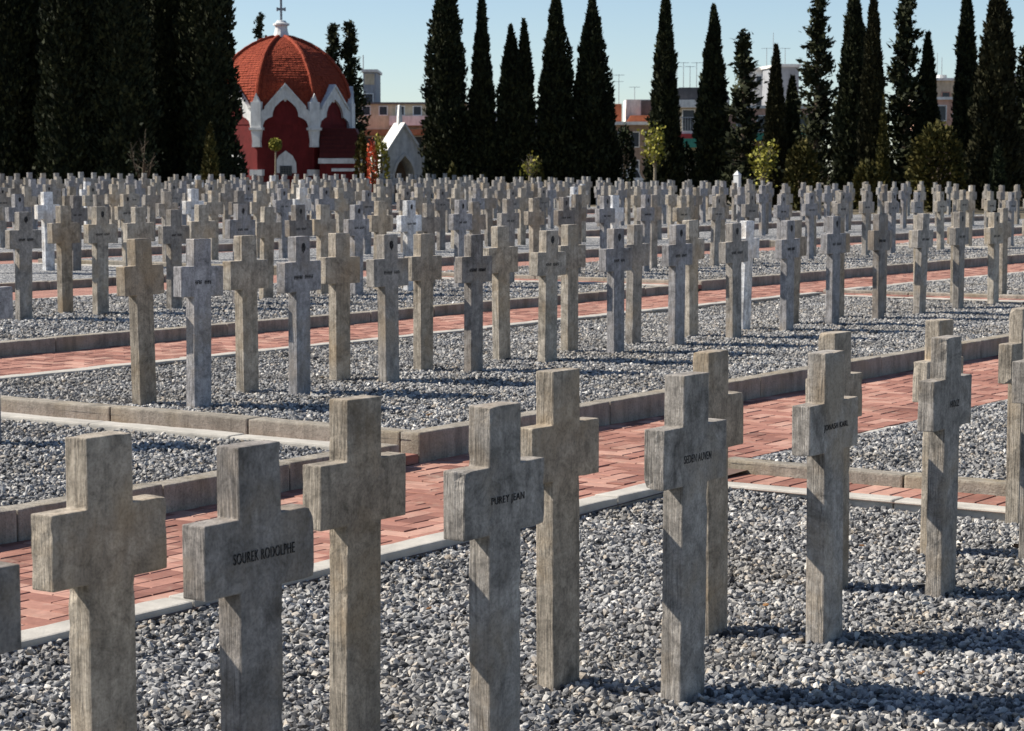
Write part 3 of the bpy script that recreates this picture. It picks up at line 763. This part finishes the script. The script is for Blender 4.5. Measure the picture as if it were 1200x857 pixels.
cypress(248, 70, 13, 150, 'small pale conical conifer before the dark cypress group', 'bush_olive', 1500, .9, name='small_conifer', group='small shrubs behind the crosses', tuft=.16, base=.35)
cypress(1033, 73, 8, 118, 'slim bright green young cypress left of the round bush', 'bush_olive', 1200, .7, name='small_conifer', group='small shrubs behind the crosses', tuft=.16)
cypress(1167, 70, 12, 172, 'small green cone shaped conifer below the broad cypress', 'leaf_dark', 1200, .8, name='small_conifer', group='small shrubs behind the crosses', tuft=.16)
bush(1096, 71, 31, 212, 146, 'large rounded olive bush right of centre tree line', 'bush_olive', 4200, group='small shrubs behind the crosses')
bush(938, 72, 19, 212, 165, 'loose yellowish green bush at the foot of the ragged conifer', 'bush_olive', 2000, group='small shrubs behind the crosses')
bush(1014, 70, 14, 216, 190, 'low green shrub below the narrow column cypress', 'bush_olive', 1200, group='small shrubs behind the crosses')
bush(530, 82, 7, 210, 195, 'little clipped ball shrub at the foot of the tall full cypress', 'bush_olive', 700, group='small shrubs behind the crosses')
bush(803, 86, 12, 210, 170, 'dark shrub below the green awning', 'leaf_dark', 1400, group='small shrubs behind the crosses')
bush(730, 92, 14, 210, 150, 'dark leafy shrub right of the broad based cypress', 'leaf_dark', 1600, group='small shrubs behind the crosses')
bush(628, 84, 8, 210, 185, 'yellow green shrub between two cypress feet', 'bush_olive', 700, group='small shrubs behind the crosses')
sapling(767, 76, 146, 9, 'young tree with pale stem and yellow leaves beside the lone spire', 'leaf_yellow', clear=.5)
sapling(873, 74, 168, 12, 'young leaning tree with yellow leaves and pale branches', 'leaf_yellow', lean=.25, clear=.4)
sapling(168, 69, 152, 22, 'nearly bare small tree before the dark cypress group', 'leaf_dark', 'bark', 90, clear=.35)
sapling(621, 80, 180, 5, 'thin young tree with reddish yellow leaves below the cypresses', 'leaf_yellow', clear=.6, nleaf=120)
# clipped standard tree before the chapel wall
Y = 90; root = empty('standard_tree', (far(324, Y), Y, .3)); tag(root, 'little yellow green ball tree on a thin stem before the chapel', 'tree')
MB().tube([(0, 0, -.2), (0, 0, 1.0), (.02, 0, hgt(177, Y) - .3)], [.06, .045, .035], 7).build('trunk', M['pale_bark'], root)
n = 900; th = rng.uniform(0, 6.283, n); cz = rng.uniform(-1, 1, n); rr = np.sqrt(1 - cz ** 2); k = rng.uniform(.55, 1.1, n)
P = np.stack([.25 * k * rr * np.cos(th), .25 * k * rr * np.sin(th), hgt(170, Y) - .3 + .24 * k * cz], 1); V, F = tuft_mesh(P, rng.normal(size=(n, 3)) + [0, 0, .5], .11, .045); crown_object(V, F, 'leaf_yellow', root)

# ------------------------------------------------------------------ the red octagonal chapel
CY_ = 100.0; PX = CY_ / F_PX
ch = empty('chapel', (far(325.5, CY_), CY_ + 2.5, .3)); tag(ch, 'red octagonal chapel with tiled dome, white gables and a cross on top', 'chapel')
base_z = .3
def cz_(y): return hgt(y, CY_) - base_z                     # local height of a picture row
RC = 85.9 * PX; a8 = RC * 2 * math.sin(math.pi / 8); AP = RC * math.cos(math.pi / 8)
PH0 = -math.pi / 2 + R(8.7)                                # bearing of the facet that faces the camera
FAC = [PH0 + k * math.pi / 4 for k in range(8)]
def FM(a, off=0): return rotz(a + math.pi / 2) @ T(0, -(AP + off), 0)    # facet frame: x along the wall, -y outwards
zw = cz_(128)
mb = MB(); mb.lathe([(RC, -.4), (RC, zw)], 8, ph=PH0 + math.pi / 8); mb.build('wall', M['red_plaster'], ch)
# dome: rows of overlapping tiles on eight curved faces, ridge tiles between them
prof_px = [(84.5, 128), (84, 118), (82.5, 108), (80, 99), (76, 90), (70.5, 82), (65, 75), (59.5, 68), (51, 61), (41, 54.5), (30, 49), (18, 44.5), (9, 42)]
def rad_at(z):
    P_ = [(r * PX, cz_(y)) for r, y in prof_px]
    for (r0, z0), (r1, z1) in zip(P_, P_[1:]):
        if z <= z1: return r0 + (r1 - r0) * (z - z0) / (z1 - z0)
    return P_[-1][0]
# even steps along the curve
P_ = [(r * PX, cz_(y)) for r, y in prof_px]; seg = [math.dist(a, b) for a, b in zip(P_, P_[1:])]; tot = sum(seg)
def along(s):
    for (p, q, L) in zip(P_, P_[1:], seg):
        if s <= L: f = s / L; return (p[0] + (q[0] - p[0]) * f, p[1] + (q[1] - p[1]) * f)
        s -= L
    return P_[-1]
NR = 38; mb = MB()
for k in range(NR):
    r0, z0 = along(tot * k / NR); r1, z1 = along(tot * (k + 1) / NR)
    for f in FAC:
        a, b = f - math.pi / 8, f + math.pi / 8; o0 = .045; nt_ = max(1, int(r0 * .8 / .2))
        for q in range(nt_):
            p0 = lambda rr, t: Vector((rr * math.cos(a), rr * math.sin(a), 0)).lerp(Vector((rr * math.cos(b), rr * math.sin(b), 0)), t)
            t0, t1 = q / nt_, (q + .94) / nt_; lift = o0 + random.uniform(-.012, .02)
            A0 = p0(r0 + lift, t0) + Vector((0, 0, z0)); A1 = p0(r0 + lift, t1) + Vector((0, 0, z0)); B0 = p0(r1 + .012, t0) + Vector((0, 0, z1)); B1 = p0(r1 + .012, t1) + Vector((0, 0, z1))
            C0 = p0(r0 - .02, t0) + Vector((0, 0, z0)); C1 = p0(r0 - .02, t1) + Vector((0, 0, z0))
            mb.add([A0, A1, B1, B0, C0, C1], [(0, 1, 2, 3), (4, 5, 1, 0)])
dome = MB().lathe([(r * .985, z) for r, z in P_], 8, ph=PH0 + math.pi / 8).build('dome', M['tile'], ch)
tag(mb.build('roof_tiles', M['tile'], dome), kind='stuff')
for f in FAC:
    a = f + math.pi / 8; pts = [along(tot * k / 22) for k in range(23)]
    MB().tube([((r + .03) * math.cos(a), (r + .03) * math.sin(a), z + .02) for r, z in pts], [.085 + .018 * (k % 2) for k in range(23)], 6).build('ridge', M['tile'], dome)
lan = MB().lathe([(10.5*PX, cz_(43.5)), (9.6*PX, cz_(40)), (8*PX, cz_(36)), (7.2*PX, cz_(31)), (7.6*PX, cz_(28.5)), (9.8*PX, cz_(28)), (9.8*PX, cz_(26)), (7*PX, cz_(25)), (5*PX, cz_(22.5)), (.8*PX, cz_(22))], 12).build('lantern', M['white_trim'], ch)
z0 = cz_(22.5); fc = MB(); wdt = .05
fc.box(-wdt, wdt, -wdt, wdt, z0 - .1, cz_(-4)); fc.box(-4.6*PX, 4.6*PX, -wdt*.8, wdt*.8, cz_(10.5), cz_(7.5))
for sx in (-4.6, 4.6): fc.box((sx-.9)*PX, (sx+.9)*PX, -wdt*.9, wdt*.9, cz_(11.2), cz_(6.8))
fc.box(-.09, .09, -.06, .06, cz_(-3), cz_(-5.5)); fc.build('finial_cross', M['grey_metal'], lan, rz=R(10))
hw_ = a8 / 2
def fx(px): return px / 65.7 * a8                          # facet picture units from its middle
for f in FAC:
    F_ = FM(f)
    L_out = [(-fx(31), cz_(154)), (-fx(31), cz_(146)), (-fx(31), cz_(139)), (-fx(30), cz_(134)), (-fx(27), cz_(131)), (-fx(23), cz_(128)), (-fx(16), cz_(120)), (-fx(8), cz_(111)), (0, cz_(102))]
    L_in = [(-fx(26.5), cz_(154)), (-fx(26), cz_(148)), (-fx(24), cz_(143)), (-fx(20), cz_(140)), (-fx(15), cz_(138)), (-fx(14.5), cz_(133)), (-fx(12), cz_(127)), (-fx(6), cz_(121)), (0, cz_(117))]
    outer = L_out + [(-x, z) for x, z in reversed(L_out[:-1])]; inner = L_in + [(-x, z) for x, z in reversed(L_in[:-1])]
    g_ = MB().band(outer, inner, -.16, .02, F_).build('gable', M['white_trim'], ch)
    # red tympanum behind the frame and the sloping white coping on top
    MB().prism([(x, z - .03) for x, z in outer if z > cz_(150)], -.03, .30, F_).build('tympanum', M['red_plaster'], g_)
    cop = MB()
    for sg in (-1, 1):
        p = [(sg * fx(24), cz_(129.5)), (sg * fx(24), cz_(126.5)), (0, cz_(99.5)), (0, cz_(102.6))]
        cop.prism(p if sg < 0 else p[::-1], -.22, .55, F_)
    cop.build('coping', M['white_trim'], g_)
    MB().prism([(0, cz_(113)), (fx(1.8), cz_(116)), (fx(1.5), cz_(119.5)), (0, cz_(121)), (-fx(1.5), cz_(119.5)), (-fx(1.8), cz_(116))], -.10, -.02, F_).build('boss', M['white_trim'], g_)
    a = f + math.pi / 8; P4 = rotz(a + math.pi / 2) @ T(0, -RC, 0)
    pr = MB().box(-.24, .24, -.14, .2, cz_(151), cz_(121), P4).build('pier', M['white_trim'], ch)
    MB().box(-.31, .31, -.2, .2, cz_(153.5), cz_(150.5), P4).build('capital', M['white_trim'], pr)
    MB().prism([(-.24, cz_(153.6)), (.24, cz_(153.6)), (.18, cz_(166)), (.20, cz_(173)), (-.20, cz_(173)), (-.18, cz_(166))], -.14, .2, P4).build('corbel', M['white_trim'], pr)
    MB().prism([(-.16, cz_(121)), (.16, cz_(121)), (0, cz_(111))], -.1, .12, P4).build('pinnacle', M['white_trim'], pr)
    MB().box(-.3, .3, -.2, .2, cz_(206), cz_(199), P4).build('pier_base', M['white_trim'], pr)
    # pointed white niche with an iron grille at the foot of the wall
    pts = [(-fx(12.5), cz_(203)), (fx(12.5), cz_(203)), (fx(12), cz_(191)), (fx(8), cz_(183)), (0, cz_(177)), (-fx(8), cz_(183)), (-fx(12), cz_(191))]
    ni = MB().prism(pts, -.06, .02, F_).build('niche', M['white_trim'], ch)
    MB().box(-fx(7), fx(7), -.075, -.055, cz_(206), cz_(194.5), F_).build('opening', M['dark_glass'], ni)
    gr = MB()
    for q in range(5): gr.box(-fx(6) + q * fx(3) - .015, -fx(6) + q * fx(3) + .015, -.10, -.08, cz_(206), cz_(194.5), F_)
    for q in range(3): gr.box(-fx(7), fx(7), -.105, -.085, cz_(197 + 3 * q) - .015, cz_(197 + 3 * q) + .015, F_)
    gr.build('grille', M['iron'], ni)
# low annex with a tiled lean-to roof, right of the chapel
an = empty('chapel_annex', (far(403, 99), 100.5, .3)); tag(an, 'low red annex with stepped tiled roof and white cornice beside the chapel', 'building')
MB().box(-1.1, 1.25, -1.2, 1.2, -.3, cz_(192)).build('wall', M['red_plaster'], an)
MB().box(-1.15, 1.32, -1.28, 1.28, cz_(192), cz_(186)).build('cornice', M['white_trim'], an)
for k in range(7):
    z = cz_(186) + k * (cz_(152) - cz_(186)) / 7; s_ = k * .12
    MB().prism([(-1.1, z), (1.22 - s_ * .9, z), (1.12 - s_ * .9, z + .24), (-1.1, z + .24)], -1.2 + s_, 1.2).build('roof_course', M['shaded_tile'], an)  # these courses carry the chapel's shade in their colour
MB().box(-.55, .7, -1.26, -1.2, cz_(201), cz_(197.5)).build('sill', M['white_trim'], an)
# white gothic gateway with climbing plants
GY = 94.0; gt = empty('gothic_gateway', (far(469, GY), GY, .3), R(20)); tag(gt, 'small white gothic gateway with pointed arch and pinnacle', 'gateway'); gp = GY / F_PX
def gz(y): return hgt(y, GY) - .3
fr_o = [(-25, 214), (-25, 182), (-20, 178), (-12, 166), (-6, 156), (0, 148), (6, 156), (12, 166), (20, 178), (25, 182), (25, 214)]
fr_i = [(-12, 214), (-12, 205), (-10, 197), (-7, 191), (-3.5, 187), (0, 183), (3.5, 187), (7, 191), (10, 197), (12, 205), (12, 214)]
MB().band([(x * gp, gz(y)) for x, y in fr_o], [(x * gp, gz(y)) for x, y in fr_i], -.7, .7).build('front', M['white_trim'], gt)
mo_o = [(-15, 214), (-15, 204), (-12.5, 195), (-9, 188.5), (-4.5, 183.5), (0, 179), (4.5, 183.5), (9, 188.5), (12.5, 195), (15, 204), (15, 214)]
MB().band([(x * gp, gz(y)) for x, y in mo_o], [(x * gp, gz(y)) for x, y in fr_i], -.76, -.69).build('arch_moulding', M['white_trim'], gt)
for sg in (-1, 1):
    cp = MB(); p = [(sg * 21 * gp, gz(179)), (sg * 21 * gp, gz(175.5)), (0, gz(144.5)), (0, gz(148.5))]; cp.prism(p if sg < 0 else p[::-1], -.8, .8); cp.build('coping', M['white_trim'], gt)
    pb = MB().box((sg * 26 - 3.2) * gp, (sg * 26 + 3.2) * gp, -.8, .8, -.4, gz(179)).build('buttress', M['white_trim'], gt)
    MB().box((sg * 26 - 4) * gp, (sg * 26 + 4) * gp, -.86, .86, gz(179), gz(176.5)).build('cap', M['white_trim'], pb)
MB().prism([(-3 * gp, gz(149)), (3 * gp, gz(149)), (2.2 * gp, gz(138)), (1.1 * gp, gz(124)), (-1.1 * gp, gz(124)), (-2.2 * gp, gz(138))], -.12, .12).build('pinnacle', M['white_trim'], gt)
MB().box(-13 * gp, 13 * gp, .55, .68, -.3, gz(182)).build('door', M['brown_wall'], gt)
bush(446, 91.5, 11, 205, 160, 'climbing shrub with yellow green leaves on the left of the white gateway', 'leaf_yellow', 900, tuft=.14)
bush(437, 91, 6, 205, 163, 'bush of red flowers between annex and white gateway', 'flower_red', 420, name='flowering_bush', tuft=.12)
bush(425, 92, 8, 205, 156, 'olive leafy shrub before the chapel annex', 'bush_olive', 900)

# ------------------------------------------------------------------ the town behind
def house(x0, x1, ytop, Y, depth, wall, label, rz=0, flat=True, name='house', ybot=None):
    wd = (x1 - x0) * Y / F_PX; H = hgt(ytop, Y); o = empty(name, (far((x0 + x1) / 2, Y), Y, .2), rz); tag(o, label, 'building', 'town buildings behind the trees')
    MB().box(-wd / 2, wd / 2, 0, depth, -.5, H - .2).build('wall', M[wall], o)
    if flat: MB().box(-wd / 2 - .12, wd / 2 + .12, -.15, depth + .1, H - .2, H - .02).build('roof', M['white_wall'], o)
    return o, wd, H - .2
def window(o, x, z, w_, h_, mat='white_trim'):
    f = MB().band([(x - w_/2 - .06, z - .06), (x - w_/2 - .06, z + h_ + .06), (x + w_/2 + .06, z + h_ + .06), (x + w_/2 + .06, z - .06), (x - w_/2 - .06, z - .06)],
                  [(x - w_/2, z), (x - w_/2, z + h_), (x + w_/2, z + h_), (x + w_/2, z), (x - w_/2, z)], -.06, .02).build('window', M[mat], o)
    MB().box(x - w_/2, x + w_/2, -.025, .01, z, z + h_).build('pane', M['dark_glass'], f)
def balcony(o, x0, x1, z, mat='white_wall', rail=True, d=.9):
    b = MB().box(x0, x1, -d, 0, z - .14, z).build('balcony', M[mat], o)
    if rail:
        r_ = MB(); n = max(3, int((x1 - x0) / .16))
        for q in range(n + 1): xx = x0 + .02 + (x1 - x0 - .04) * q / n; r_.box(xx - .012, xx + .012, -d + .01, -d + .04, z, z + .85)
        r_.box(x0, x1, -d, -d + .05, z + .85, z + .9); r_.build('railing', M['grey_metal'], b)
def antenna(o, x, z, h, y=1.0, bars=3):
    a = MB().tube([(x, y, z - .3), (x, y, z + h)], [.03, .018], 5)
    for q in range(bars): zz = z + h * (.98 - .13 * q); L = .36 - .06 * q; a.box(x - L, x + L, y - .012, y + .012, zz - .012, zz + .012)
    a.build('antenna', M['grey_metal'], o)
# grey block beyond the dome
o, wd, H = house(427, 442, 86, 150, 5, 'grey_wall', 'grey concrete tower block with open top right of the dome')
MB().box(-wd / 2 + .1, wd / 2 - .12, -.03, .02, H - .85, H - .12).build('loggia', M['cream_wall'], o); MB().tube([(-.5, 1, H - .1), (-.5, 1, H + 1.2)], [.04, .04], 5).build('mast', M['grey_metal'], o); 
for k in range(2): window(o, -.05, H - 2.2 - 1.6 * k, .5, .7)
# long low building right of it
o, wd, H = house(420, 548, 123, 148, 9, 'cream_wall', 'long low cream building behind the white gateway', flat=False)
MB().box(-wd / 2 - .1, wd / 2 + .1, -.2, 9.1, H, H + .12).build('roof', M['dark_tile'], o)
MB().box(-wd / 2 + 2.2, wd / 2, -.9, -.001, H - 1.45, H - .8).build('parapet', M['white_wall'], o); MB().box(-wd / 2, wd / 2, -2.6, -.02, H - 2.1, H - 1.75).build('lower_roof', M['orange_tile'], o)
for k in range(6): window(o, -wd / 2 + .6 + k * 1.15, H - .72, .5, .55)
for k in range(4): window(o, -wd / 2 + .8 + k * 1.6, H - 3.1, .7, .9)
antenna(o, 1.3, H, 1.15, 1.0, 1)
o, wd, H = house(540, 700, 134, 155, 8, 'white_wall', 'pale building glimpsed between the slim cypresses')
for k in range(6): window(o, -wd / 2 + .8 + 1.6 * k, H - 1.6, .8, 1.0)
# brown house with pale box on its roof
o, wd, H = house(715, 770, 145, 140, 8, 'brown_wall', 'brown house with terracotta eaves left of the lone spire cypress', flat=False)
MB().box(-wd / 2 - .15, wd / 2 + .15, -.7, 8, H - .12, H + .08).build('terrace', M['white_wall'], o)
pe = MB().box(-.45, wd / 2, 1.5, 5, H + .08, H + 1.55).build('penthouse', M['white_wall'], o); MB().prism([(-.5, H + .06), (wd / 2 + .1, H + .06), (wd / 2 + .1, H + .5), (-.2, H + .5)], .2, 1.45).build('eaves', M['orange_tile'], o)
MB().box(wd / 2 - 1.0, wd / 2 + .01, 1.44, 1.5, H + .55, H + 1.5).build('shaded_side', M['dark_tile'], pe)  # dark sheet painting in the unlit side of the pale box
MB().box(-wd / 2 + .1, -wd / 2 + .75, .8, 2.2, H + .05, H + 1.25).build('stair_head', M['orange_tile'], o)
for k in range(3): window(o, -wd / 2 + .6 + .95 * k, H - 1.5, .5, .9)
for k in range(3): window(o, -wd / 2 + .6 + .95 * k, H - 3.3, .5, .9)
antenna(o, -.9, H, 3.2, 2.0, 2); antenna(o, .15, H + 1.5, .9, 2.5, 1)
car = empty('parked_van', (far(741, 128), 128, .2)); tag(car, 'white van roof showing behind the crosses below the brown house', 'van')
MB().prism([(-.8, .35), (.9, .35), (.9, .95), (.5, 1.15), (.25, 1.72), (-.72, 1.75), (-.8, 1.5)], -.7, .7).build('body', M['white_trim'], car)
MB().prism([(.42, 1.18), (.22, 1.62), (-.1, 1.62), (-.1, 1.18)], -.71, .71).build('window', M['dark_glass'], car)
for sx in (-.45, .55):
    wl = MB().lathe([(.28, -.75), (.28, .75)], 14, Matrix.Translation((sx, 0, .28)) @ Matrix.Rotation(math.pi / 2, 4, 'X')); wl.build('wheel', M['iron'], car)
# house with awnings
o, wd, H = house(788, 850, 118, 138, 8, 'cream_wall', 'cream house with red and green awnings between two cypresses', flat=False)
MB().prism([(-wd / 2 - .2, H), (wd / 2 + .2, H), (wd / 2 - .3, H + .75), (-wd / 2 + .3, H + .75)], -.5, 8).build('roof', M['dark_tile'], o)
MB().box(-wd / 2 - .1, wd / 2 + .1, -.8, 0, H - .5, H - .02).build('fascia', M['white_wall'], o)
window(o, -wd / 2 + .95, H - 1.95, .7, 1.3); window(o, wd / 2 - 1.0, H - 1.95, .7, 1.3); balcony(o, -wd / 2, wd / 2, H - 2.0)
MB().prism([(-wd / 2, H - 2.15), (wd / 2, H - 2.15), (wd / 2, H - 2.45), (-wd / 2, H - 2.45)][::-1], -1.1, -.02).build('red_awning', M['red_awning'], o)
MB().prism([(-wd / 2, H - 2.45), (wd / 2, H - 2.45), (wd / 2, H - 3.0), (-wd / 2, H - 3.0)][::-1], -1.3, -.02).build('green_awning', M['green_awning'], o)
for q in range(4): antenna(o, -wd / 2 + .35 + .42 * q, H + .6, 1.6 + .25 * (q % 2), 2.0, 1)
# white building with grey slab
o, wd, H = house(868, 905, 84, 150, 7, 'white_wall', 'bright white building with small windows behind the ragged conifer', R(-12))
for k in range(4): window(o, -.75 + .8 * (k % 2), H - 1.0 - 1.5 * (k // 2), .35, .6)
antenna(o, .9, H, 2.6, 1, 0); antenna(o, .4, H, 1.6, 1.6, 1)
o, wd, H = house(911, 934, 80, 146, 6, 'grey_wall', 'grey slab sided building right of the bright white one', R(10))
antenna(o, 0, H, 1.3, 1, 1); MB().box(-wd / 2 - .02, wd / 2 + .02, -.35, 0, H - 2.9, H - 2.7).build('balcony', M['orange_tile'], o)
o, wd, H = house(850, 960, 128, 142, 6, 'pink_wall', 'salmon house low behind the ragged conifers')
for k in range(4): window(o, -wd / 2 + 1 + 1.3 * k, H - 1.4, .6, .9)
MB().box(-wd / 2, wd / 2, -1.2, -.02, H - 2.1, H - 1.6).build('green_awning', M['green_awning'], o)
o, wd, H = house(1090, 1116, 96, 150, 6, 'cream_wall', 'cream house with roof tanks seen in the gap between conifers')
MB().lathe([(.35, H), (.35, H + .45)], 12, T(.1, 1.5, 0)).build('water_tank', M['white_trim'], o)
for q in range(3): antenna(o, -.45 + .32 * q, H, 1.7 + .3 * (q % 2), 2.0, 0)
window(o, .1, H - 1.7, .5, .9, 'pink_wall')
o, wd, H = house(1080, 1130, 118, 140, 6, 'pink_wall', 'salmon house below the cream one in the roof gap')
window(o, -.3, H - 1.3, .6, .9); window(o, .8, H - 1.3, .6, .9)
o, wd, H = house(1180, 1225, 92, 146, 6, 'brown_wall', 'brown roofed building at the right edge behind the open conifer')
window(o, -.6, H - 1.6, .6, .9); window(o, .5, H - 1.6, .6, .9)

# plain white post with a pointed cap at the end of the rows
p = W(52.5, 27.0, .42); PY = 66.0
mb = MB().box(-.085, .085, -.085, .085, -.2, 1.18); mb.add([(-.1, -.1, 1.18), (.1, -.1, 1.18), (.1, .1, 1.18), (-.1, .1, 1.18), (0, 0, 1.32)], [(0, 1, 4), (1, 2, 4), (2, 3, 4), (3, 0, 4), (3, 2, 1, 0)])
tag(mb.build('white_post', M['white_trim'], None, (far(863, PY), PY, .40), ROT), 'bright white post rising above the far crosses, right of centre', 'post')
